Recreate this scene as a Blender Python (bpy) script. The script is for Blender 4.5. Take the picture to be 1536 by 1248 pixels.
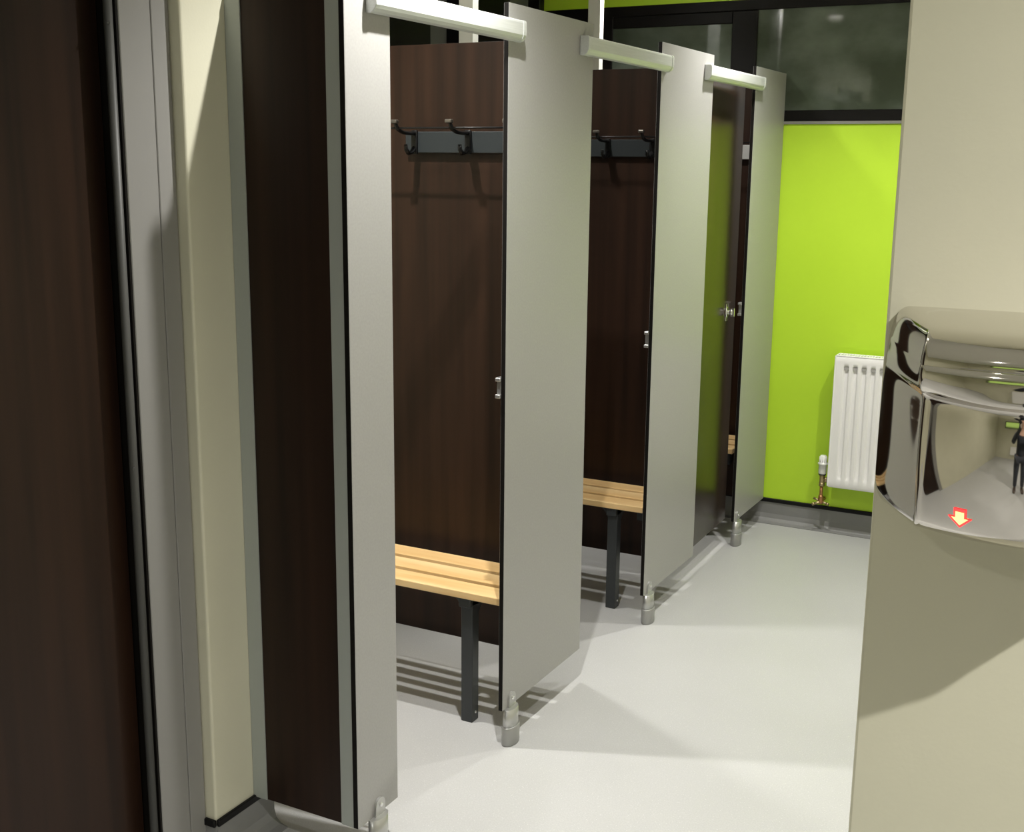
import bpy, bmesh, math, random
from mathutils import Vector, Matrix
random.seed(4)
PI = math.pi
S = bpy.context.scene
for o in list(bpy.data.objects): bpy.data.objects.remove(o)
COL = S.collection

# ---------------------------------------------------------------- camera
cam_d = bpy.data.cameras.new('camera'); cam = bpy.data.objects.new('camera', cam_d); COL.objects.link(cam)
S.camera = cam
cam_d.sensor_fit = 'HORIZONTAL'; cam_d.sensor_width = 36.0
cam_d.lens = 36.0*1793.7/1536.0
cam_d.clip_start = 0.02
yaw, pitch, roll = 0.48767848, 0.20760204, 0.01029771
f = Vector((-math.sin(yaw)*math.cos(pitch), math.cos(yaw)*math.cos(pitch), -math.sin(pitch)))
r = Vector((math.cos(yaw), math.sin(yaw), 0)); u = r.cross(f)
r2 = math.cos(roll)*r + math.sin(roll)*u; u2 = -math.sin(roll)*r + math.cos(roll)*u
M = Matrix((r2, u2, -f)).transposed().to_4x4(); M.translation = Vector((0, 0, 1.6))
cam.matrix_world = M

# ---------------------------------------------------------------- world, view
W = bpy.data.worlds.new('world'); S.world = W; W.use_nodes = True
W.node_tree.nodes['Background'].inputs[0].default_value = (0.02, 0.022, 0.025, 1)
W.node_tree.nodes['Background'].inputs[1].default_value = 0.3
S.view_settings.view_transform = 'Standard'; S.view_settings.look = 'None'
S.view_settings.exposure = 0.98; S.view_settings.gamma = 1.0; S.view_settings.use_curve_mapping = False

ZC = 2.52        # ceiling height
# recessed downlights: x, y, power, cone angle, what it is near
LAMPS = [(-1.93, 2.53, 66, 128, 'round recessed ceiling downlight over the nearest changing cubicle'),
         (-1.98, 3.50, 56, 128, 'round recessed ceiling downlight over the middle changing cubicle'),
         (-1.93, 4.63, 46, 128, 'round recessed ceiling downlight over the farthest changing cubicle'),
         (-1.15, 2.24, 78, 122, 'round recessed ceiling downlight in front of the nearest headrail'),
         (-1.17, 4.32, 44, 122, 'round recessed ceiling downlight in front of the walnut cubicle door'),
         (-0.42, 4.20, 40, 140, 'round recessed ceiling downlight near the lime wall and radiator'),
         (0.87, 0.56, 96, 160, 'round recessed ceiling downlight in front of the hand dryer wall'),
         (-0.60, -1.20, 50, 150, 'round recessed ceiling downlight behind the photographer'),
         (1.20, -2.20, 50, 150, 'round recessed ceiling downlight by the basins')]

# ---------------------------------------------------------------- materials
def mat(name, col, rough=0.5, metal=0.0, **kw):
    m = bpy.data.materials.new(name); m.use_nodes = True
    b = m.node_tree.nodes['Principled BSDF']
    b.inputs['Base Color'].default_value = (*col, 1)
    b.inputs['Roughness'].default_value = rough; b.inputs['Metallic'].default_value = metal
    for k, v in kw.items():
        b.inputs[k.replace('_', ' ')].default_value = v
    return m

def noise_col(m, c1, c2, scale=(4, 4, 4), detail=6, lo=0.35, hi=0.65, bump=0.0, bscale=None, rr=None):
    nt = m.node_tree; N = nt.nodes; L = nt.links; b = N['Principled BSDF']
    tc = N.new('ShaderNodeTexCoord'); mp = N.new('ShaderNodeMapping'); mp.inputs['Scale'].default_value = scale
    L.new(tc.outputs['Object'], mp.inputs[0])
    nz = N.new('ShaderNodeTexNoise'); nz.inputs['Scale'].default_value = 1; nz.inputs['Detail'].default_value = detail
    L.new(mp.outputs[0], nz.inputs['Vector'])
    cr = N.new('ShaderNodeValToRGB'); cr.color_ramp.elements[0].position = lo; cr.color_ramp.elements[1].position = hi
    cr.color_ramp.elements[0].color = (*c1, 1); cr.color_ramp.elements[1].color = (*c2, 1)
    L.new(nz.outputs[0], cr.inputs[0]); L.new(cr.outputs[0], b.inputs['Base Color'])
    if bump:
        mp2 = N.new('ShaderNodeMapping'); mp2.inputs['Scale'].default_value = bscale or scale
        L.new(tc.outputs['Object'], mp2.inputs[0])
        n2 = N.new('ShaderNodeTexNoise'); n2.inputs['Scale'].default_value = 1; n2.inputs['Detail'].default_value = 3
        L.new(mp2.outputs[0], n2.inputs['Vector'])
        bp = N.new('ShaderNodeBump'); bp.inputs['Strength'].default_value = bump; bp.inputs['Distance'].default_value = 0.002
        L.new(n2.outputs[0], bp.inputs['Height']); L.new(bp.outputs[0], b.inputs['Normal'])
    return m

walnut = noise_col(mat('walnut_laminate', (0.03, 0.015, 0.01), 0.42, 0.0, Specular_IOR_Level=0.25), (0.0115, 0.0052, 0.0028), (0.027, 0.0120, 0.0063), (26, 26, 0.9), 5, 0.3, 0.72)
walnut_gloss = noise_col(mat('walnut_laminate_door', (0.03, 0.015, 0.01), 0.22, 0.0, Specular_IOR_Level=0.38), (0.015, 0.0085, 0.0055), (0.031, 0.017, 0.0105), (26, 26, 0.9), 5, 0.3, 0.72)
silver = noise_col(mat('silver_grey_laminate', (0.5, 0.49, 0.46), 0.36), (0.33, 0.325, 0.315), (0.35, 0.345, 0.335), (180, 180, 180), 2)
core = mat('black_panel_core', (0.006, 0.005, 0.004), 0.6, 0.0, Specular_IOR_Level=0.15)
channel_m = mat('grey_channel', (0.36, 0.385, 0.36), 0.42, 0.05)
railm = noise_col(mat('brushed_aluminium_rail', (0.62, 0.64, 0.63), 0.38, 0.25), (0.60, 0.62, 0.61), (0.66, 0.68, 0.67), (300, 8, 300), 2)
alu = mat('satin_aluminium', (0.50, 0.50, 0.49), 0.3, 0.75)
foot_m = mat('grey_foot_sleeve', (0.33, 0.33, 0.32), 0.35, 0.4)
cream = noise_col(mat('painted_wall_cream', (0.62, 0.60, 0.46), 0.55), (0.60, 0.585, 0.455), (0.63, 0.61, 0.475), (3, 3, 3), 3, bump=0.08, bscale=(160, 160, 160))
frame_grey = mat('grey_frame_paint', (0.235, 0.23, 0.217), 0.45)
lime = noise_col(mat('lime_wall_paint', (0.50, 0.76, 0.03), 0.5), (0.47, 0.72, 0.030), (0.50, 0.755, 0.036), (2, 2, 2), 3, bump=0.05, bscale=(150, 150, 150))
white_ceiling = mat('ceiling_paint', (0.8, 0.8, 0.77), 0.7)
grey_skirt = mat('coved_grey_vinyl', (0.22, 0.22, 0.215), 0.45)
cap_black = mat('black_cap_strip', (0.006, 0.006, 0.006), 0.5, 0.0, Specular_IOR_Level=0.2)
frame_black = mat('dark_window_frame', (0.005, 0.004, 0.004), 0.45, 0.0, Specular_IOR_Level=0.2)
chrome = mat('polished_chrome', (0.60, 0.57, 0.52), 0.05, 1.0)
chrome_small = mat('chrome_fitting', (0.75, 0.75, 0.74), 0.15, 1.0)
white_enamel = mat('white_enamel', (0.86, 0.85, 0.84), 0.3)
white_plastic = mat('white_plastic', (0.82, 0.82, 0.8), 0.35)
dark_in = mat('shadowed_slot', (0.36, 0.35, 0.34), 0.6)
brass = mat('worn_brass', (0.45, 0.36, 0.20), 0.35, 0.9)
copper = mat('copper_pipe', (0.50, 0.25, 0.12), 0.35, 0.9)
steel_dark = mat('charcoal_powder_coat', (0.032, 0.036, 0.038), 0.42)
rack_m = mat('slate_grey_plate', (0.018, 0.022, 0.0235), 0.5, 0.0, Specular_IOR_Level=0.3)
hook_m = mat('black_hook', (0.006, 0.006, 0.006), 0.35, 0.0, Specular_IOR_Level=0.25)
tip_m = mat('grey_hook_tip', (0.07, 0.062, 0.05), 0.3, 0.3)
pine = noise_col(mat('varnished_pine', (0.75, 0.5, 0.24), 0.28), (0.70, 0.44, 0.18), (0.86, 0.63, 0.33), (2.2, 26, 26), 5, 0.3, 0.7)
post_m = mat('white_post', (0.80, 0.81, 0.76), 0.4)

floor_m = mat('safety_vinyl_floor', (0.6, 0.6, 0.57), 0.42)
def floor_nodes(m):
    nt = m.node_tree; N = nt.nodes; L = nt.links; b = N['Principled BSDF']
    tc = N.new('ShaderNodeTexCoord')
    n1 = N.new('ShaderNodeTexNoise'); n1.inputs['Scale'].default_value = 260; n1.inputs['Detail'].default_value = 3
    n2 = N.new('ShaderNodeTexNoise'); n2.inputs['Scale'].default_value = 2.2; n2.inputs['Detail'].default_value = 5
    L.new(tc.outputs['Object'], n1.inputs['Vector']); L.new(tc.outputs['Object'], n2.inputs['Vector'])
    c1 = N.new('ShaderNodeValToRGB'); c1.color_ramp.elements[0].position = .3; c1.color_ramp.elements[1].position = .7
    c1.color_ramp.elements[0].color = (0.43, 0.43, 0.427, 1); c1.color_ramp.elements[1].color = (0.49, 0.49, 0.486, 1)
    L.new(n1.outputs[0], c1.inputs[0])
    mx = N.new('ShaderNodeMixRGB'); mx.blend_type = 'MULTIPLY'; mx.inputs[0].default_value = 1
    c2 = N.new('ShaderNodeValToRGB'); c2.color_ramp.elements[0].position = .3; c2.color_ramp.elements[1].position = .7
    c2.color_ramp.elements[0].color = (0.95, 0.95, 0.94, 1); c2.color_ramp.elements[1].color = (1, 1, 1, 1)
    L.new(n2.outputs[0], c2.inputs[0]); L.new(c1.outputs[0], mx.inputs[1]); L.new(c2.outputs[0], mx.inputs[2])
    # embedded sparkle flecks
    v = N.new('ShaderNodeTexVoronoi'); v.inputs['Scale'].default_value = 140
    L.new(tc.outputs['Object'], v.inputs['Vector'])
    lt = N.new('ShaderNodeMath'); lt.operation = 'LESS_THAN'; lt.inputs[1].default_value = 0.10
    L.new(v.outputs['Distance'], lt.inputs[0])
    m2 = N.new('ShaderNodeMixRGB'); m2.inputs[2].default_value = (0.8, 0.8, 0.78, 1)
    L.new(lt.outputs[0], m2.inputs[0]); L.new(mx.outputs[0], m2.inputs[1]); L.new(m2.outputs[0], b.inputs['Base Color'])
    rg = N.new('ShaderNodeMath'); rg.operation = 'MULTIPLY_ADD'; rg.inputs[1].default_value = -0.22; rg.inputs[2].default_value = 0.42
    L.new(lt.outputs[0], rg.inputs[0]); L.new(rg.outputs[0], b.inputs['Roughness'])
    bp = N.new('ShaderNodeBump'); bp.inputs['Strength'].default_value = 0.15; bp.inputs['Distance'].default_value = 0.001
    L.new(n1.outputs[0], bp.inputs['Height']); L.new(bp.outputs[0], b.inputs['Normal'])
floor_nodes(floor_m)

glass_m = noise_col(mat('obscured_dark_glass', (0.1, 0.11, 0.09), 0.045), (0.058, 0.072, 0.050), (0.150, 0.175, 0.145), (3.5, 3.5, 5), 8, 0.35, 0.68)
glass_m.node_tree.nodes['Principled BSDF'].inputs['Specular IOR Level'].default_value = 0.26
glass_far = mat('grey_glass', (0.16, 0.165, 0.15), 0.12)

def emis(name, col, s):
    m = mat(name, (0, 0, 0), 0.5); b = m.node_tree.nodes['Principled BSDF']
    b.inputs['Emission Color'].default_value = (*col, 1); b.inputs['Emission Strength'].default_value = s
    return m
lens_m = emis('lit_lens', (1.0, 0.96, 0.88), 30)
arrow_core = emis('orange_indicator', (1.0, 0.45, 0.12), 2.0)
arrow_edge = emis('red_indicator', (1.0, 0.03, 0.03), 1.4)

# ---------------------------------------------------------------- helpers
def box(bm, x0, x1, y0, y1, z0, z1, bev=0.0, seg=2):
    a = bmesh.new()
    g = bmesh.ops.create_cube(a, size=1)
    for v in a.verts:
        v.co = Vector(((x0+x1)/2 + v.co.x*(x1-x0), (y0+y1)/2 + v.co.y*(y1-y0), (z0+z1)/2 + v.co.z*(z1-z0)))
    if bev:
        bmesh.ops.bevel(a, geom=list(a.edges), offset=bev, segments=seg, affect='EDGES', profile=0.5)
    me = bpy.data.meshes.new('t'); a.to_mesh(me); a.free(); bm.from_mesh(me); bpy.data.meshes.remove(me)

def tube(bm, pts, rad, seg=12, cap=True, sq=None):
    """swept round tube through pts; rad number or list; sq=(a,b) scales section"""
    n = len(pts); P = [Vector(p) for p in pts]; rings = []
    up = Vector((0, 0, 1))
    d0 = (P[1]-P[0]).normalized()
    side = d0.cross(up)
    if side.length < 1e-3: side = Vector((1, 0, 0))
    side.normalize()
    for i, p in enumerate(P):
        d = (P[min(i+1, n-1)] - P[max(i-1, 0)]).normalized()
        side = (side - d*side.dot(d)).normalized(); nn = d.cross(side)
        R = rad[i] if isinstance(rad, (list, tuple)) else rad
        sa, sb = sq or (1, 1)
        rings.append([bm.verts.new(p + side*math.cos(2*PI*k/seg)*R*sa + nn*math.sin(2*PI*k/seg)*R*sb) for k in range(seg)])
    for i in range(n-1):
        for k in range(seg):
            fc = bm.faces.new((rings[i][k], rings[i][(k+1) % seg], rings[i+1][(k+1) % seg], rings[i+1][k])); fc.smooth = True
    if cap:
        bm.faces.new(rings[0][::-1]); bm.faces.new(rings[-1])

def prism(bm, poly, axis, a, b):
    """extrude 2-D polygon along axis ('x','y','z')"""
    def P(p, t):
        return Vector((t, p[0], p[1])) if axis == 'x' else Vector((p[0], t, p[1])) if axis == 'y' else Vector((p[0], p[1], t))
    A = [bm.verts.new(P(p, a)) for p in poly]; B = [bm.verts.new(P(p, b)) for p in poly]
    n = len(poly)
    for i in range(n): bm.faces.new((A[i], A[(i+1) % n], B[(i+1) % n], B[i]))
    bm.faces.new(A[::-1]); bm.faces.new(B)

def obj(name, bm, m, parent=None, smooth=False):
    bmesh.ops.recalc_face_normals(bm, faces=bm.faces)
    me = bpy.data.meshes.new(name); bm.to_mesh(me); bm.free()
    mats = m if isinstance(m, (list, tuple)) else [m]
    for k in mats: me.materials.append(k)
    if smooth:
        for p in me.polygons: p.use_smooth = True
    o = bpy.data.objects.new(name, me); COL.objects.link(o)
    if parent is not None: o.parent = parent
    return o

def boxo(name, dims, m, parent=None, bev=0.0):
    bm = bmesh.new(); box(bm, *dims, bev=bev); return obj(name, bm, m, parent)

def thing(name, label, cat, loc=(0, 0, 0), group=None):
    o = bpy.data.objects.new(name, None); COL.objects.link(o); o.location = loc
    o.empty_display_size = 0.05
    o['label'] = label; o['category'] = cat
    if group: o['group'] = group
    return o

def tag(o, label, cat, group=None):
    o['label'] = label; o['category'] = cat
    if group: o['group'] = group
    return o

def struct(name, bm, m, label=None, cat=None, parent=None):
    o = obj(name, bm, m, parent)
    if parent is None:
        o['kind'] = 'structure'
        if label: o['label'] = label
        if cat: o['category'] = cat
    return o

# ---------------------------------------------------------------- the room
XL, XB, YE, XR = -1.80, -2.65, 5.24, -0.27
bm = bmesh.new(); box(bm, -2.9, 2.6, -3.8, 5.5, -0.1, 0)
struct('floor', bm, floor_m, 'pale grey speckled safety vinyl floor of the changing area', 'floor')
bm = bmesh.new(); box(bm, -2.9, 2.6, -3.8, 5.5, ZC+.012, ZC+.1)
struct('ceiling', bm, white_ceiling, 'plain white ceiling above the changing cubicles', 'ceiling')

# end wall: lime below and above the dark high window
bm = bmesh.new()
box(bm, XB, XR+.02, YE, YE+.15, 0, 1.785); box(bm, XB, XR+.02, YE, YE+.15, 2.30, ZC+.02)
struct('wall_end', bm, lime, 'lime green wall at the far end behind the radiator', 'wall')

# back wall of the cubicles with dark high window opening
bm = bmesh.new()
box(bm, XB-.15, XB, 2.1, YE+.15, 0, 1.9); box(bm, XB-.15, XB, 2.1, 3.6, 1.9, ZC+.02)
struct('wall_back', bm, cream, 'plain wall at the back of the changing cubicles', 'wall')

# cream nib wall that the first partition is fixed to
bm = bmesh.new()
box(bm, XB-.15, -1.77, 1.90, 2.10, 0, ZC+.02, bev=0.006, seg=3)
struct('wall_nib', bm, cream, 'narrow cream wall pier between the brown door frame and the first partition', 'wall')

# left wall in front of the cubicles
bm = bmesh.new()
box(bm, -2.05, -1.80, -3.6, 0.70, 0, ZC+.02); box(bm, -2.05, -1.80, 0.70, 1.90, 2.08, ZC+.02)
box(bm, -2.2, -2.05, 0.5, 1.90, 0, 2.08)
struct('wall_left', bm, cream, 'cream wall around the brown door at the left', 'wall')

# right wall: end of the block that carries the hand dryer
bm = bmesh.new(); box(bm, XR, 2.6, 1.45, YE+.15, 0, ZC+.02, bev=0.004, seg=2)
struct('wall_right', bm, cream, 'cream wall carrying the chrome hand dryer', 'wall')

# rear of the room behind the photographer
bm = bmesh.new()
box(bm, -2.05, 2.6, -3.75, -3.6, 0, 1.75); box(bm, -2.05, 2.6, -3.75, -3.6, 2.3, ZC+.02)
box(bm, -2.05, -1.2, -3.75, -3.6, 1.75, 2.3); box(bm, 1.0, 2.6, -3.75, -3.6, 1.75, 2.3)
struct('wall_rear', bm, cream, 'cream wall behind the photographer seen in the chrome dryer', 'wall')
bm = bmesh.new(); box(bm, 2.45, 2.6, -3.6, 1.45, 0, ZC+.02)
struct('wall_side', bm, cream, 'cream side wall behind the basins', 'wall')

# coved skirtings with black cap strip
def skirting(name, runs, label):
    """runs: list of (x0,y0,x1,y1,nx,ny): along the wall foot, n = direction into the room"""
    b1 = bmesh.new(); b2 = bmesh.new()
    for x0, y0, x1, y1, nx, ny in runs:
        prof = [(0, 0), (0.045, 0), (0.045, 0.003), (0.024, 0.008), (0.011, 0.020), (0.005, 0.040), (0.004, 0.098), (0, 0.098)]
        A = [b1.verts.new((x0+nx*d, y0+ny*d, z)) for d, z in prof]; B = [b1.verts.new((x1+nx*d, y1+ny*d, z)) for d, z in prof]
        n = len(prof)
        for i in range(n):
            b1.faces.new((A[i], A[(i+1) % n], B[(i+1) % n], B[i]))
        b1.faces.new(A[::-1]); b1.faces.new(B)
        xs = sorted((x0, x1)); ys = sorted((y0, y1))
        if nx: xs = sorted((x0, x0+nx*0.009))
        if ny: ys = sorted((y0, y0+ny*0.009))
        box(b2, xs[0], xs[1], ys[0], ys[1], 0.094, 0.112, bev=0.002, seg=1)
    o = struct(name, b1, grey_skirt, label, 'skirting'); obj('cap_strip', b2, cap_black, o); return o
skirting('baseboard_end', [(XB, YE, XR, YE, 0, -1)], 'grey coved skirting with black cap under the lime wall')
skirting('baseboard_left', [(-1.77, 1.90, -1.77, 2.10, 1, 0), (-1.80, 1.90, -1.768, 1.90, 0, -1)],
         'grey coved skirting with black cap round the cream wall pier')

# ---- left door: grey frame with a groove, dark gap, slim edge trim, walnut leaf
bm = bmesh.new()
box(bm, -1.90, -1.797, 1.762, 1.846, 0, 2.02, bev=0.0015, seg=1)
box(bm, -1.90, -1.798, 1.849, 1.897, 0, 2.02, bev=0.0015, seg=1)
box(bm, -1.90, -1.801, 1.846, 1.849, 0, 2.02)
box(bm, -1.90, -1.797, 0.70, 0.79, 0, 2.02, bev=0.0015, seg=1)
box(bm, -1.90, -1.797, 0.70, 1.897, 1.98, 2.08, bev=0.0015, seg=1)
d1 = struct('door_1', bm, frame_grey, 'dark walnut door in a grey grooved frame at the left', 'door')
boxo('door_leaf', (-1.905, -1.845, 0.80, 1.752, 0.01, 1.975), walnut, d1, bev=0.001)
boxo('gap_shade', (-1.93, -1.799, 1.7565, 1.7618, 0, 1.98), core, d1)  # black strip on the frame side paints the shade of the gap
bm = bmesh.new(); tube(bm, [(-1.806, 1.744, 0.0), (-1.806, 1.744, 1.98)], 0.0088, 14)
for z in (0.98, 1.855): tube(bm, [(-1.800, 1.738, z), (-1.796, 1.735, z)], 0.003, 8)
obj('edge_trim', bm, mat('dark_edge_tube', (0.07, 0.07, 0.065), 0.5, 0.0, Specular_IOR_Level=0.3), d1)

# ---- high windows
def window(name, fr, panes, label, gm):
    bm = bmesh.new()
    for d in fr: box(bm, *d, bev=0.003, seg=1)
    w = struct(name, bm, frame_black, label, 'window')
    for d in panes: boxo('pane', d, gm, w)
    return w
w1 = window('window_1', [
    (XB, XR+.02, 5.237, 5.30, 1.792, 1.838), (XB, XR+.02, 5.237, 5.30, 2.258, 2.302),
    (XB, -2.28, 5.237, 5.30, 1.838, 2.258), (-1.715, -1.602, 5.235, 5.30, 1.838, 2.258),
    (-2.28, -1.715, 5.238, 5.29, 2.207, 2.258), (-2.28, -1.715, 5.238, 5.29, 1.838, 1.88)],
    [(-1.602, XR+.02, 5.245, 5.255, 1.838, 2.258), (-2.28, -1.715, 5.245, 5.255, 1.88, 2.207)],
    'dark framed high window with obscured panes above the lime wall', glass_m)
boxo('sill', (-1.9, XR+.01, 5.232, 5.28, 1.780, 1.792), frame_grey, w1)
window('window_2', [
    (XB-.08, XB+.02, 3.6, YE, 1.90, 2.0), (XB-.08, XB+.02, 3.6, YE, 2.45, ZC+.01),
    (XB-.08, XB+.02, 3.6, 4.235, 2.0, 2.45), (XB-.08, XB+.02, 4.455, 4.90, 2.0, 2.45), (XB-.08, XB+.02, 5.19, YE, 2.0, 2.45)],
    [(XB-.05, XB-.04, 4.235, 4.455, 2.0, 2.45), (XB-.05, XB-.04, 4.90, 5.19, 2.0, 2.45)],
    'dark framed high window above the backs of the cubicles', glass_far)
pale = emis('glowing_pale_blind', (0.85, 0.88, 0.7), 0.45); limeblind = emis('glowing_lime_blind', (0.6, 0.85, 0.2), 0.4)  # emission added so the panes look bright in the chrome
w3 = window('window_3', [
    (-1.2, 1.0, -3.66, -3.58, 1.75, 1.80), (-1.2, 1.0, -3.66, -3.58, 2.25, 2.30), (-1.2, -1.15, -3.66, -3.58, 1.8, 2.25),
    (0.95, 1.0, -3.66, -3.58, 1.8, 2.25), (-0.14, -0.06, -3.66, -3.58, 1.8, 2.25)],
    [(-0.06, 0.95, -3.64, -3.62, 1.8, 2.25)], 'high window with pale blinds behind the photographer', pale)
boxo('pane', (-1.15, -0.14, -3.64, -3.62, 1.8, 2.25), limeblind, w3)

# ---------------------------------------------------------------- cubicles
FX = -1.463                       # face of the pilasters
trim_dark = mat('dark_edge_trim', (0.06, 0.06, 0.055), 0.4)
PIL = [(2.030, 2.193, 2.100), (2.720, 3.228, 2.757), (3.765, 4.280, 3.800), (4.798, 5.232, 4.826)]
PLAB = ['narrow silver-grey pilaster panel nearest the camera', 'wide silver-grey pilaster panel between first and second cubicle openings',
        'silver-grey pilaster panel between the second opening and the walnut door', 'far silver-grey pilaster panel meeting the lime wall']
def pilaster(y0, y1, yl, label, foot=True, keep=True):
    t = thing('pilaster', label, 'panel', (FX, yl, 0), 'pilaster panels along the cubicle front')
    A = y0-yl; B = y1-yl
    # body: laminate faces over a black core; faces given by material index
    bm = bmesh.new(); box(bm, -0.0135, 0, A, B, 0.108, 1.990, bev=0.0006, seg=1)
    p = obj('panel', bm, [silver, core], t)
    for pl in p.data.polygons:
        if abs(pl.normal.x) < 0.5: pl.material_index = 1
    # support leg: flat tab with round head, screw, oval tube and foot sleeve
    bm = bmesh.new()
    pts = [(-0.017, 0.10), (0.017, 0.10)] + [(0.017*math.cos(a), 0.138+0.017*math.sin(a)) for a in [PI*k/10 for k in range(11)]]
    pts = [(-0.02, 0.075), (0.03, 0.075), (0.03, 0.112)] + [(0.012+0.018*math.cos(a), 0.132+0.018*math.sin(a)) for a in [PI*k/10 for k in range(11)]] + [(-0.008, 0.112)]
    prism(bm, pts, 'x', -0.0005, 0.006)
    tube(bm, [(0.004, 0.004, 0.035), (0.004, 0.004, 0.108)], 0.024, 24, True, (0.72, 1.35) )
    leg = obj('support_leg', bm, alu, t)
    bm = bmesh.new()
    tube(bm, [(0.004, 0.004, 0.0), (0.004, 0.004, 0.004), (0.004, 0.004, 0.052), (0.004, 0.004, 0.055)], [0.026, 0.0275, 0.0275, 0.0255], 28, True, (0.78, 1.35))
    obj('foot_sleeve', bm, foot_m, leg, False)
    bm = bmesh.new(); tube(bm, [(0.005, 0.012, 0.132), (0.0095, 0.012, 0.132)], [0.006, 0.0045], 12)
    obj('screw', bm, chrome_small, leg)
    if keep:
        bm = bmesh.new(); box(bm, -0.026, -0.013, A+.001, A+0.004, 0.995, 1.05, bev=.0005, seg=1)
        box(bm, -0.028, -0.013, A-0.006, A+0.022, 1.040, 1.05, bev=.001, seg=1); box(bm, -0.028, -0.013, A-.006, A+0.022, 0.995, 1.005, bev=.001, seg=1)
        k = obj('lock_keep', bm, alu, t)
    return t
for i, (a, b, l) in enumerate(PIL): pilaster(a, b, l, PLAB[i], keep=i > 0)

# partitions (walnut) ------------------------------------------------
def partition(y, x0, x1, label, ch=True):
    t = thing('cubicle_partition', label, 'partition', (x1, y, 0), 'walnut partitions')
    bm = bmesh.new(); box(bm, x0-x1, 0, 0, 0.013, 0.108, 1.943, bev=0.0006, seg=1)
    p = obj('panel', bm, [walnut, core], t)
    for pl in p.data.polygons:
        if abs(pl.normal.y) < 0.5: pl.material_index = 1
    bm = bmesh.new(); box(bm, -0.034, 0.0, -0.003, 0.0, 0.108, 1.943); box(bm, -0.034, 0.0, 0.013, 0.016, 0.108, 1.943)
    if ch: obj('pilaster_channel', bm, channel_m, t)
    bm = bmesh.new(); box(bm, x0-x1, x0-x1+0.040, -0.003, 0.0, 0.108, 1.943); box(bm, x0-x1, x0-x1+0.040, 0.013, 0.016, 0.108, 1.943)
    obj('wall_channel', bm, channel_m, t)
    return t
partition(2.034, -1.769, FX-.0137, 'short dark walnut partition panel beside the cream wall pier')
chan_dark = mat('dark_channel', (0.035, 0.034, 0.028), 0.4, 0.3)
_c = channel_m
channel_m = chan_dark
partition(3.124, XB+.001, FX-.0137, 'dark walnut partition panel behind the nearest bench')
partition(4.175, XB+.001, FX-.0137, 'dark walnut partition panel behind the middle bench')
partition(5.203, XB+.02, FX-.05, 'dark walnut lining panel behind the farthest bench')
channel_m = _c

# headrails ----------------------------------------------------------
def headrail(y0, y1, label):
    L = (y1-y0)
    t = thing('headrail', label, 'rail', (FX, y0, 1.897), 'headrails over the cubicle openings')
    # soft D-shaped section: flat face, rounded top, deep rounded underside
    prof = [(0.0005, 0.002), (0.010, 0.001), (0.017, 0.004), (0.0225, 0.010), (0.0255, 0.017), (0.026, 0.024), (0.026, 0.045), (0.0245, 0.050), (0.020, 0.0525), (0.0005, 0.053)]
    bm = bmesh.new(); prism(bm, prof, 'y', 0.003, L-0.003)
    o = obj('rail', bm, railm, t)
    for (a, b) in ((0, 0.016), (L-0.016, L)):
        bm = bmesh.new(); prism(bm, [(x*1.05 if x > .001 else x, z+(.0006 if z > .02 else -.0006)) for x, z in prof], 'y', a, b)
        bmesh.ops.bevel(bm, geom=[e for e in bm.edges if abs((e.verts[0].co-e.verts[1].co).y) < 1e-6], offset=0.0012, segments=2, affect='EDGES')
        obj('end_cap', bm, railm, t)
for a, b, l in ((2.105, 2.765, 'white-lit metal headrail over the first cubicle opening'),
                (3.138, 3.806, 'grey metal headrail over the second cubicle opening'),
                (4.18, 4.85, 'short bright headrail over the walnut door')):
    headrail(a, b, l)

# cubicle doors ------------------------------------------------------
def cubicle_door(y, ang, label):
    t = thing('cubicle_door', label, 'door', (FX-.030, y, 0), 'walnut cubicle doors')
    t.rotation_euler = (0, 0, math.radians(ang))
    bm = bmesh.new(); box(bm, -0.013, 0, 0, 0.528, 0.112, 1.94, bev=0.0006, seg=1)
    p = obj('panel', bm, [walnut_gloss, core], t)
    for pl in p.data.polygons:
        if abs(pl.normal.x) < 0.5: pl.material_index = 1
    bm = bmesh.new(); tube(bm, [(0, .405, 1.02), (0.006, .405, 1.02), (0.0065, .405, 1.02)], [0.022, 0.022, 0.019], 24)
    box(bm, 0.0, 0.004, .39, .42, 0.985, 1.055, bev=.0015, seg=2)
    kb = obj('lock_plate', bm, chrome_small, t, False)
    bm = bmesh.new(); tube(bm, [(0.004, .405, 1.02), (0.012, .405, 1.02), (0.022, .405, 1.02), (0.026, .405, 1.02)], [0.009, 0.009, 0.013, 0.010], 20)
    box(bm, 0.018, 0.034, .401, .409, 1.003, 1.037, bev=.002, seg=2)
    obj('turn_knob', bm, chrome_small, kb)
    for z in (0.35, 1.72):
        bm = bmesh.new(); tube(bm, [(-0.006, -0.006, z), (-0.006, -0.006, z+.07)], 0.007, 12); obj('hinge', bm, chrome_small, t)
cubicle_door(4.287, 1.8, 'dark walnut cubicle door standing nearly shut beside the far pilaster')
cubicle_door(2.215, 90, 'walnut cubicle door folded open behind the short first partition')

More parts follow.
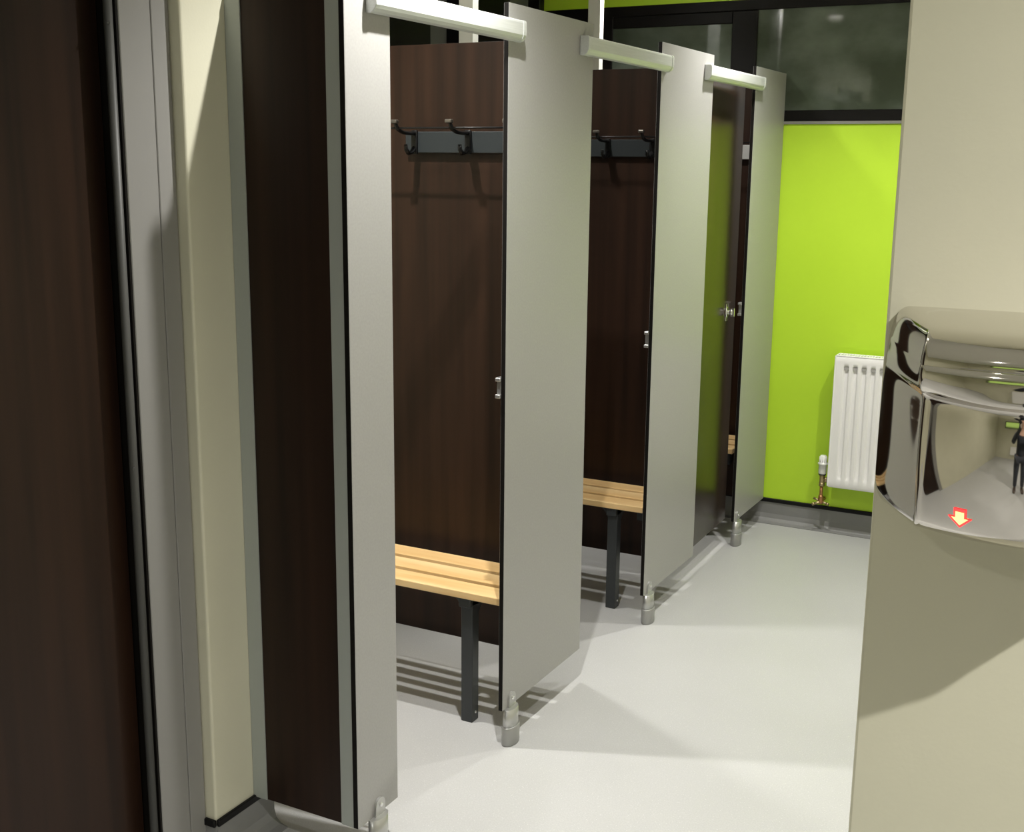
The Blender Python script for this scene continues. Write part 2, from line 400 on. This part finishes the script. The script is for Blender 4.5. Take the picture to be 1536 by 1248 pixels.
# bench --------------------------------------------------------------
BZ = 0.41
def bench(yp, label):
    """yp = partition face; seat from yp-.335 to yp-.035"""
    t = thing('slatted_bench', label, 'bench', (-2.07, yp-.19, 0), 'slatted benches in the cubicles')
    hx = 0.565
    ys = [-0.150, -0.150+0.0985, -0.150+0.197]
    for y in ys:
        bm = bmesh.new(); box(bm, -hx, hx, y, y+0.0755, BZ-.022, BZ, bev=0.0025, seg=2)
        obj('slat', bm, pine, t)
    for sx in (-1, 1):
        x = sx*0.44
        bm = bmesh.new()
        # upright with curved gusset under the bearer
        box(bm, x-.019, x+.019, -0.125, -0.087, 0.0, BZ-.022, bev=0.002, seg=1)
        obj('leg', bm, steel_dark, t)
        bm = bmesh.new()
        box(bm, x-.019, x+.019, -0.140, 0.16, BZ-.052, BZ-.0225, bev=0.002, seg=1)
        R = 0.06
        poly = [(-0.087, BZ-.052), (-0.087, BZ-.052-R)] + [(-0.087+R-R*math.cos(a), BZ-.052-R+R*math.sin(a)) for a in [PI/2*k/6 for k in range(1, 7)]]
        prism(bm, poly, 'x', x-.014, x+.014)
        obj('bearer', bm, steel_dark, t)
        bm = bmesh.new(); poly = [(x-sx*0.019, BZ-.0225), (x-sx*0.019, BZ-.0225-R)] + [(x-sx*(0.019+R-R*math.cos(a)), BZ-.0225-R+R*math.sin(a)) for a in [PI/2*k/6 for k in range(1, 7)]]
        prism(bm, poly, 'y', -0.118, -0.094)
        obj('brace', bm, steel_dark, t)
        bm = bmesh.new(); tube(bm, [(x+.018, -0.106, 0.028), (x+.022, -0.106, 0.028)], [0.005, 0.004], 12); obj('bolt', bm, chrome_small, t)
        bm = bmesh.new(); box(bm, x-.019, x+.019, 0.16, 0.189, BZ-.15, BZ-.0225, bev=.002, seg=1); obj('wall_bracket', bm, steel_dark, t)
    return t
bench(3.123, 'slatted pine bench on dark metal legs in the nearest cubicle')
bench(4.174, 'slatted pine bench on dark metal legs in the middle cubicle')
bench(5.202, 'slatted pine bench glimpsed behind the walnut door')

# coat hook racks -----------------------------------------------------
def hook_rack(yp, label, xs, x0, x1):
    t = thing('coat_hook_rack', label, 'coat rack', (x0, yp, 1.63), 'coat racks on the partitions')
    bm = bmesh.new(); box(bm, 0, x1-x0, -0.018, 0, 0, 0.062, bev=0.002, seg=1); obj('back_plate', bm, rack_m, t)
    for x in xs:
        q = x-x0
        bm = bmesh.new()
        # upright of the hook, long upper arm and short lower arm
        box(bm, q-.010, q+.010, -0.026, -0.018, -0.004, 0.066, bev=.002, seg=2)
        tube(bm, [(q, -0.022, 0.058), (q, -0.05, 0.056), (q, -0.085, 0.058), (q, -0.112, 0.066), (q, -0.127, 0.086)], [0.007, 0.007, 0.0068, 0.006, 0.005], 10, True, (1.2, .8))
        tube(bm, [(q, -0.022, 0.016), (q, -0.038, 0.002), (q, -0.056, -0.002), (q, -0.068, 0.010), (q, -0.070, 0.024)], [0.007, 0.007, 0.0065, 0.006, 0.005], 10, True, (1.2, .8))
        h = obj('hook', bm, hook_m, t, True)
        bm = bmesh.new(); box(bm, q-.011, q+.011, -0.137, -0.121, 0.082, 0.093, bev=.003, seg=2); obj('hook_tip', bm, tip_m, h)
    bm = bmesh.new(); tube(bm, [(-0.06, -0.115, 0.0695), (x1-x0+.06, -0.115, 0.0695)], 0.0028, 8); obj('front_rod', bm, hook_m, t)
hook_rack(3.1235, 'dark coat rack with black hooks over the nearest bench', (-1.985, -1.80, -1.615), -2.02, -1.58)
hook_rack(4.1745, 'dark coat rack with black hooks over the middle bench', (-1.99, -1.815, -1.64), -2.03, -1.60)
rack_m = mat('pale_grey_plate', (0.42, 0.42, 0.40), 0.35, 0.2)
hook_rack(5.2025, 'grey coat rack end glimpsed in the farthest cubicle', (-2.02, -1.83), -2.05, -1.58)

# white posts behind the cubicles -------------------------------------
for i, (x, y, l) in enumerate(((-2.03, 3.50, 'slim white square post rising above the nearest partition'), (-2.045, 4.53, 'slim white square post rising beside the middle headrail'))):
    t = boxo('square_post', (-.026, .026, -.018, .018, 0.0, ZC+.012), post_m, None, .001); t.location = (x, y, 0)
    tag(t, l, 'post', 'white posts behind the cubicles')

# ---------------------------------------------------------------- radiator
def radiator(loc, W_, H_, label, rot=0):
    t = thing('radiator', label, 'radiator', loc); t.rotation_euler = (0, 0, rot)
    D0, D1 = -0.100, -0.040          # front panel plane, back
    pitch = 0.0375
    # ribbed front panel from a height field
    bm = bmesh.new()
    nx = int(W_/0.0025); xs = [0.006 + (W_-0.012)*i/nx for i in range(nx+1)]
    zs = [0.0, 0.008, 0.035, 0.045, 0.055, H_*.25, H_*.5, H_*.75, H_-0.062, H_-0.056, H_-0.050, H_-0.044, H_-0.030, H_-0.006, H_]
    def groove(x):
        ph = ((x-0.032)/pitch) % 1.0
        if x < 0.03 or x > W_-0.03: return 0
        return max(0, min(1, (0.30-abs(ph-0.5))/0.12))
    V = []
    for z in zs:
        row = []
        for x in xs:
            g = groove(x)
            if z <= 0.035 or z >= H_-0.044: k = 0
            elif z <= 0.045: k = .5
            elif H_-0.051 <= z: k = 1.0
            else: k = 1
            d = D0 + 0.0065*g*k
            if H_-0.063 < z < H_-0.045: d = D0 + 0.0065*g + 0.004*g
            ez = min(z, H_-z)
            if ez < 0.006: d += 0.004
            row.append(bm.verts.new((x, d, z)))
        V.append(row)
    for j in range(len(zs)-1):
        for i in range(nx):
            fc = bm.faces.new((V[j][i], V[j][i+1], V[j+1][i+1], V[j+1][i])); fc.smooth = True
    # close the panel to a slab
    box(bm, 0.006, W_-0.006, D0+0.0115, D0+0.02, 0.001, H_-0.001)
    obj('front_panel', bm, white_enamel, t)
    # grey trapezoids paint the shade in the rib recesses under the top seam
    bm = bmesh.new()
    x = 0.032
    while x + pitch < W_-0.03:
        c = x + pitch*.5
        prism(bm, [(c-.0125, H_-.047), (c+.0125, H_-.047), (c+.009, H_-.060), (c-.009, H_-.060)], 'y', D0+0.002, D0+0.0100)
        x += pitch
    obj('pocket_shade', bm, dark_in, t)['kind'] = 'stuff'
    for s in (0, 1):
        bm = bmesh.new(); box(bm, W_*s - (0.007 if s else 0), W_*s + (0 if s else 0.007), D0-0.002, -0.035, 0.004, H_-0.002, bev=.003, seg=2)
        obj('side_cover', bm, white_enamel, t)
    # top grille with slots
    bm = bmesh.new()
    box(bm, 0.004, W_-.004, D0-0.001, D0+0.012, H_-.004, H_+.002, bev=.002, seg=2)
    box(bm, 0.004, W_-.004, -0.047, -0.036, H_-.004, H_+.002, bev=.002, seg=2)
    x = 0.004
    while x < W_-.01:
        box(bm, x, x+.006, D0+0.011, -0.046, H_-.003, H_+.001); x += .012
    obj('top_grille', bm, white_enamel, t)
    bm = bmesh.new(); box(bm, 0.006, W_-.006, -0.052, -0.038, 0.004, H_-.006); obj('back_panel', bm, white_enamel, t)
    for x in (0.12, W_-.12):
        bm = bmesh.new(); box(bm, x-.015, x+.015, -0.042, 0.0, 0.06, H_-.06); obj('bracket', bm, white_enamel, t)
    return t
radiator((-1.158, YE-.001, 0.226), 0.60, 0.585, 'white ribbed panel radiator on the lime wall')

# thermostatic valve and pipes
t = thing('radiator_valve', 'white thermostatic valve on a copper pipe beside the radiator', 'valve', (-1.187, YE-.068, 0))
bm = bmesh.new()
tube(bm, [(0, 0, .275), (0, 0, .28), (0, 0, .316), (0, 0, .318), (0, 0, .324), (0, 0, .326), (0, 0, .352), (0, 0, .358)],
     [.016, .0175, .0175, .0215, .0215, .0165, .0155, .012], 24)
for k in range(12):
    a = 2*PI*k/12; tube(bm, [(.0168*math.cos(a), .0168*math.sin(a), .328), (.0158*math.cos(a), .0158*math.sin(a), .352)], .0015, 6)
hd = obj('thermostatic_head', bm, white_plastic, t, False)
bm = bmesh.new()
tube(bm, [(0, 0, .270), (0, 0, .275)], .0165, 20)
obj('dark_ring', bm, steel_dark, hd)
bm = bmesh.new()
tube(bm, [(0, 0, .228), (0, 0, .238), (0, 0, .262), (0, 0, .270)], [.010, .0115, .0115, .014], 16)
tube(bm, [(0, 0, .249), (.026, 0, .249)], .009, 12); tube(bm, [(0.012, 0, .249), (.024, 0, .249)], .013, 6)
tube(bm, [(0, 0, .219), (0, 0, .234)], .0135, 6)
obj('valve_body', bm, brass, t)
bm = bmesh.new()
tube(bm, [(0, 0, .150), (0, 0, .220)], .0075, 14)
tube(bm, [(0, 0, .137), (0, 0, .152), (0, 0, .170), (0, 0, .176)], [.010, .0115, .0115, .009], 14)
tube(bm, [(0, -0.004, .145), (0, 0.03, .145), (0, .066, .145)], .0085, 14)
obj('copper_pipe', bm, copper, t)
bm = bmesh.new()
tube(bm, [(-.028, -.01, .135), (.0, -.004, .146)], .006, 10); tube(bm, [(-.034, -.014, .132), (-.024, -.008, .137)], .0075, 6)
tube(bm, [(-.032, .004, .158), (-.004, .0, .150)], .005, 10)
tube(bm, [(.0, .0, .148), (.036, -.006, .140)], .005, 10); tube(bm, [(.026, -.004, .142), (.038, -.007, .139)], .0065, 6)
obj('drain_spigots', bm, brass, t)

# ---------------------------------------------------------------- chrome hand dryer
DC = -0.101; DZ = 1.20
t = thing('hand_dryer', 'polished chrome hand dryer with lit red arrow on the cream wall', 'hand dryer', (DC, 1.45, DZ))
# rows: z, front depth, half width at the wall, half width of the front
rows = [(0.000, 0.004, 0.148, 0.128), (0.002, 0.040, 0.154, 0.118), (0.007, 0.090, 0.160, 0.108), (0.014, 0.132, 0.164, 0.101), (0.020, 0.152, 0.166, 0.098),
        (0.028, 0.164, 0.167, 0.0960), (0.038, 0.1725, 0.168, 0.0950), (0.055, 0.1815, 0.168, 0.0940), (0.080, 0.1905, 0.168, 0.0935), (0.105, 0.1955, 0.168, 0.0933),
        (0.130, 0.197, 0.1675, 0.0932), (0.155, 0.1945, 0.167, 0.0932), (0.168, 0.1915, 0.166, 0.0932), (0.1715, 0.194, 0.166, 0.0936),
        (0.1755, 0.2015, 0.166, 0.0940), (0.182, 0.2055, 0.165, 0.0940), (0.192, 0.2060, 0.1645, 0.0938), (0.2035, 0.2045, 0.164, 0.0936), (0.206, 0.2020, 0.1635, 0.0934),
        (0.2085, 0.2030, 0.163, 0.0932), (0.216, 0.2020, 0.162, 0.0930), (0.225, 0.1985, 0.160, 0.0925), (0.232, 0.190, 0.157, 0.0920), (0.2370, 0.176, 0.154, 0.0930), (0.2400, 0.155, 0.150, 0.0960),
        (0.2420, 0.08, 0.146, 0.112), (0.2430, 0.004, 0.140, 0.125)]
def section(D, hw, hf, bow):
    '''half outline from the wall (x=hw) to the middle of the front (x=0)'''
    rc = min(0.008, D*0.4); P = []
    for k in range(9):                                   # tapered side
        q = k/8.0; x = hw + (hf-hw)*q + 0.004*math.sin(PI*q)*min(1, D/.1); P.append((x, (D-rc)*q))
    for k in range(1, 6):                                # rounded corner
        a = PI/2*k/6; P.append((hf - rc*(1-math.cos(a)), D-rc + rc*math.sin(a)))
    x0 = hf-rc
    for k in range(0, 17):                               # bowed front
        x = x0*(1-k/16.0); P.append((x, D + bow*min(1, D/.15)*(1-(x/x0)**2)))
    return P
bm = bmesh.new(); G = []
for z, D, hw, hf in rows:
    q = max(0.0, min(1.0, (z-0.168)/0.012))             # the lower face bulges, the hood is nearly straight
    H = section(D + (-0.007*min(1, D/.15) if q == 0 else 0.010*q*min(1, D/.15)), hw, hf, 0.030*(1-q) + 0.008*q)
    row = []
    full = [(x, d) for x, d in H] + [(-x, d) for x, d in H[-2::-1]]
    for x, d in full:
        w = max(0.0, 1-abs(z-0.184)/0.024)
        bow = 0.012*w*(min(abs(x), 0.095)/0.095)**2      # hood lip sags in the middle
        row.append(bm.verts.new((x, -d, z+bow)))
    G.append(row)
NU = len(G[0])-1
for j in range(len(rows)-1):
    for i in range(NU):
        fc = bm.faces.new((G[j][i], G[j][i+1], G[j+1][i+1], G[j+1][i])); fc.smooth = True
bm.faces.new([v for v in G[0]]); bm.faces.new([v for v in G[-1]][::-1])
from mathutils.bvhtree import BVHTree
bm.normal_update(); tree = BVHTree.FromBMesh(bm)
def on_front(x, z, off):
    h = tree.ray_cast(Vector((x, -0.5, z)), Vector((0, 1, 0)))
    return Vector((x, (h[0].y if h[0] else -0.2) - off, z))
cov = obj('cover', bm, chrome, t)
sm = cov.modifiers.new('sub', 'SUBSURF'); sm.levels = 1; sm.render_levels = 2
bm = bmesh.new(); box(bm, -0.120, 0.120, -0.008, 0.0, 0.02, 0.205, bev=.002, seg=1); obj('back_plate', bm, alu, t)
# lit arrow on the lower front
AX = 0.0; 
def arrow_mesh(sc, ax, az, off):
    pts = [(-.0055, .012), (0, .012), (.0055, .012), (.0055, .003), (.0105, .003), (0.005, -.0025), (0, -.0075), (-0.005, -.0025), (-.0105, .003), (-.0055, .003)]
    b = bmesh.new()
    A = [b.verts.new(on_front(ax+p[0]*sc, az+(p[1]-.002)*sc, off)) for p in pts]
    B = [b.verts.new(on_front(ax+p[0]*sc, az+(p[1]-.002)*sc, -0.002)) for p in pts]
    c = b.verts.new(on_front(ax, az, off)); n = len(pts)
    for i in range(n):
        b.faces.new((A[i], A[(i+1) % n], c)); b.faces.new((A[i], B[i], B[(i+1) % n], A[(i+1) % n]))
    return b
ar = obj('arrow_light', arrow_mesh(1.15, -0.045, 0.049, 0.0010), arrow_edge, t)
obj('arrow_core', arrow_mesh(.80, -0.045, 0.049, 0.0016), arrow_core, ar)

# ---------------------------------------------------------------- room behind the photographer (seen only in the chrome)
radiator((0.60, -3.577, 0.30), 1.2, 0.5, 'long white radiator under the rear window seen in the chrome', PI)
t = thing('basin_counter', 'white basin counter along the side wall seen in the chrome', 'basin', (2.19, -1.4, 0))
bm = bmesh.new(); box(bm, -0.25, 0.25, -1.3, 1.3, 0.80, 0.86, bev=.01, seg=3); obj('counter', bm, white_enamel, t)
bm = bmesh.new(); box(bm, -0.2, 0.25, -1.25, 1.25, 0.0, 0.80); obj('cupboard', bm, frame_grey, t)
for y in (-0.8, 0, 0.8):
    bm = bmesh.new()
    prof = [(0.20, .86), (0.21, .90), (0.195, .905), (0.15, .875), (0.05, .865), (0.001, .865)]
    rg = [[bm.verts.new((0.95*R*math.cos(2*PI*k/28), y+1.25*R*math.sin(2*PI*k/28), z)) for k in range(28)] for R, z in prof]
    for a in range(len(prof)-1):
        for k in range(28):
            fc = bm.faces.new((rg[a][k], rg[a][(k+1) % 28], rg[a+1][(k+1) % 28], rg[a+1][k])); fc.smooth = True
    b = obj('bowl', bm, white_enamel, t)
    bm = bmesh.new(); tube(bm, [(0.2, y, .86), (0.2, y, .98), (0.17, y, 1.01), (0.09, y, .99)], .012, 12); obj('tap', bm, chrome_small, b)

# ---------------------------------------------------------------- the photographer (seen only as a reflection in the chrome)
def skin(name, verts, edges, radii, m, parent, sub=2, root=0):
    me = bpy.data.meshes.new(name); me.from_pydata([Vector(v) for v in verts], edges, []); me.materials.append(m)
    o = bpy.data.objects.new(name, me); COL.objects.link(o); o.parent = parent
    sk = o.modifiers.new('skin', 'SKIN'); sk.use_smooth_shade = True; sk.branch_smoothing = 0.6
    for i, rr in enumerate(radii):
        me.skin_vertices[0].data[i].radius = rr if isinstance(rr, tuple) else (rr, rr)
        me.skin_vertices[0].data[i].use_root = (i == root)
    sb = o.modifiers.new('sub', 'SUBSURF'); sb.levels = 1; sb.render_levels = sub
    return o
skin_m = mat('skin', (0.62, 0.38, 0.28), 0.5); jumper = mat('dark_jumper', (0.020, 0.024, 0.034), 0.8)
jeans = mat('dark_trousers', (0.030, 0.033, 0.045), 0.8); hair_m = mat('brown_hair', (0.09, 0.05, 0.028), 0.6); shoe_m = mat('brown_shoe', (0.05, 0.028, 0.018), 0.5)
eye_m = mat('eye_white', (0.7, 0.7, 0.68), 0.3); lip_m = mat('lips', (0.45, 0.18, 0.15), 0.5)
t = thing('person', 'standing person in dark clothes holding up a phone, mirrored in the dryer', 'person', (0.02, -0.46, 0))
# one body: pelvis, spine, neck, head, arms to the wrists, legs to the ankles
V = [(0, 0, .95), (0, 0, 1.10), (0, .0, 1.28), (0, .0, 1.42), (0, .01, 1.50), (0, .03, 1.56), (0, .03, 1.64), (0, .02, 1.71),
     (.17, 0, 1.41), (.24, .14, 1.24), (.085, .33, 1.50), (-.17, 0, 1.41), (-.24, .14, 1.24), (-.085, .33, 1.50),
     (.09, 0, .90), (.10, .02, .50), (.11, -.02, .10), (-.09, 0, .90), (-.10, .02, .50), (-.11, -.02, .10)]
E_ = [(0, 1), (1, 2), (2, 3), (3, 4), (4, 5), (5, 6), (6, 7), (3, 8), (8, 9), (9, 10), (3, 11), (11, 12), (12, 13), (0, 14), (14, 15), (15, 16), (0, 17), (17, 18), (18, 19)]
RD = [(.15, .11), (.135, .10), (.15, .11), (.12, .09), (.055, .055), (.062, .07), (.075, .088), (.06, .07), .06, .045, .028, .06, .045, .028, .085, .058, .04, .085, .058, .04]
body = skin('body', V, E_, RD, skin_m, t)
skin('jumper', [(0, 0, .90)] + [V[i] for i in (1, 2, 3, 8, 9, 10, 11, 12, 13)], [(0, 1), (1, 2), (2, 3), (3, 4), (4, 5), (5, 6), (3, 7), (7, 8), (8, 9)],
     [(.165, .125), (.15, .115), (.165, .125), (.13, .10), .07, .056, .038, .07, .056, .038], jumper, t)
skin('trousers', [V[i] for i in (0, 14, 15, 16, 17, 18, 19)], [(0, 1), (1, 2), (2, 3), (0, 4), (4, 5), (5, 6)],
     [(.155, .115), .10, .072, .058, .10, .072, .058], jeans, t)
for sx in (-1, 1):
    # shoe
    bm = bmesh.new(); tube(bm, [(sx*.11, -.07, .045), (sx*.11, -.03, .055), (sx*.115, .06, .045), (sx*.12, .14, .035), (sx*.12, .18, .03)], [.035, .045, .045, .042, .025], 14, True, (1, .8))
    obj('shoe', bm, shoe_m, t, True)
    # hand: palm with four curled fingers and a thumb at the side, gripping the phone edge
    wx, wy, wz = sx*.085, .33, 1.50
    hv = [(wx, wy, wz), (sx*.083, .355, 1.545), (sx*.080, .375, 1.585)]
    he = [(0, 1), (1, 2)]; hr = [.024, (.034, .018), (.036, .016)]
    for k in range(4):
        z0 = 1.565 + k*.0175; n0 = len(hv); L_ = (.026, .030, .028, .023)[k]
        hv += [(sx*.084, .385, z0), (sx*.088, .385+L_*.8, z0+.003), (sx*.080, .39+L_*1.3, z0+.004), (sx*.066, .388+L_*1.35, z0+.004)]
        he += [(2, n0), (n0, n0+1), (n0+1, n0+2), (n0+2, n0+3)]; hr += [.0095, .0088, .008, .007]
    n0 = len(hv); hv += [(sx*.070, .360, 1.555), (sx*.055, .375, 1.570), (sx*.045, .385, 1.592)]
    he += [(1, n0), (n0, n0+1), (n0+1, n0+2)]; hr += [.012, .010, .0085]
    skin('hand', hv, he, hr, skin_m, body, 1)
# face and hair
bm = bmesh.new(); tube(bm, [(0, .105, 1.665), (0, .125, 1.635), (0, .118, 1.622)], [.007, .013, .008], 10); obj('nose', bm, skin_m, body, True)
for sx in (-1, 1):
    bm = bmesh.new(); bmesh.ops.create_uvsphere(bm, u_segments=12, v_segments=8, radius=.012)
    for v in bm.verts: v.co += Vector((sx*.03, .098, 1.665))
    obj('eye', bm, eye_m, body, True)
    bm = bmesh.new(); tube(bm, [(sx*.078, .02, 1.67), (sx*.084, .012, 1.655), (sx*.080, .02, 1.635)], [.010, .014, .008], 8, True, (.5, 1)); obj('ear', bm, skin_m, body, True)
bm = bmesh.new(); tube(bm, [(-.022, .105, 1.60), (0, .112, 1.599), (.022, .105, 1.60)], [.004, .007, .004], 8); obj('mouth', bm, lip_m, body, True)
bm = bmesh.new(); bmesh.ops.create_uvsphere(bm, u_segments=24, v_segments=14, radius=1)
for v in bm.verts:
    c = v.co.copy(); v.co = Vector((c.x*.092, c.y*.108+.005, c.z*.105+1.685))
    if c.y > 0.35 and c.z < 0.45: v.co.y = min(v.co.y, .045)
    if c.z < -0.3 and c.y < 0.3: v.co.z -= .05
obj('hair', bm, hair_m, body, True)
# the phone, held just behind the viewpoint
ph = thing('phone', 'dark phone held up sideways by the person mirrored in the dryer', 'phone', (0.02, -0.052, 1.60))
boxo('case', (-.072, .072, -.004, .004, -.035, .035), mat('phone_case', (0.25, 0.2, 0.15), 0.4), ph, .003)

# downlights ------------------------------------------------------------
for i, (x, y, pw, ang, lab) in enumerate(LAMPS):
    t = thing('ceiling_downlight', lab, 'light', (x, y, ZC), 'recessed downlights')
    bm = bmesh.new()
    n = 32; ring = []
    for R, z in ((0.052, 0.0), (0.050, -0.004), (0.040, -0.004), (0.036, 0.008)):
        ring.append([bm.verts.new((R*math.cos(2*PI*k/n), R*math.sin(2*PI*k/n), z)) for k in range(n)])
    for a in range(3):
        for k in range(n): bm.faces.new((ring[a][k], ring[a][(k+1) % n], ring[a+1][(k+1) % n], ring[a+1][k]))
    obj('trim_ring', bm, white_plastic, t, True)
    bm = bmesh.new(); bmesh.ops.create_circle(bm, cap_ends=True, segments=28, radius=0.037)
    for v in bm.verts: v.co.z = 0.006
    obj('lens', bm, lens_m, t)
    ld = bpy.data.lights.new('downlight_lamp', 'SPOT'); ld.energy = pw*1.0; ld.color = (1.0, 0.978, 0.94)
    ld.spot_size = math.radians(ang); ld.spot_blend = 1.0; ld.shadow_soft_size = 0.05 if i in (1, 2) else 0.016
    lo = bpy.data.objects.new('downlight_lamp', ld); COL.objects.link(lo); lo.location = (x, y, ZC-0.008)
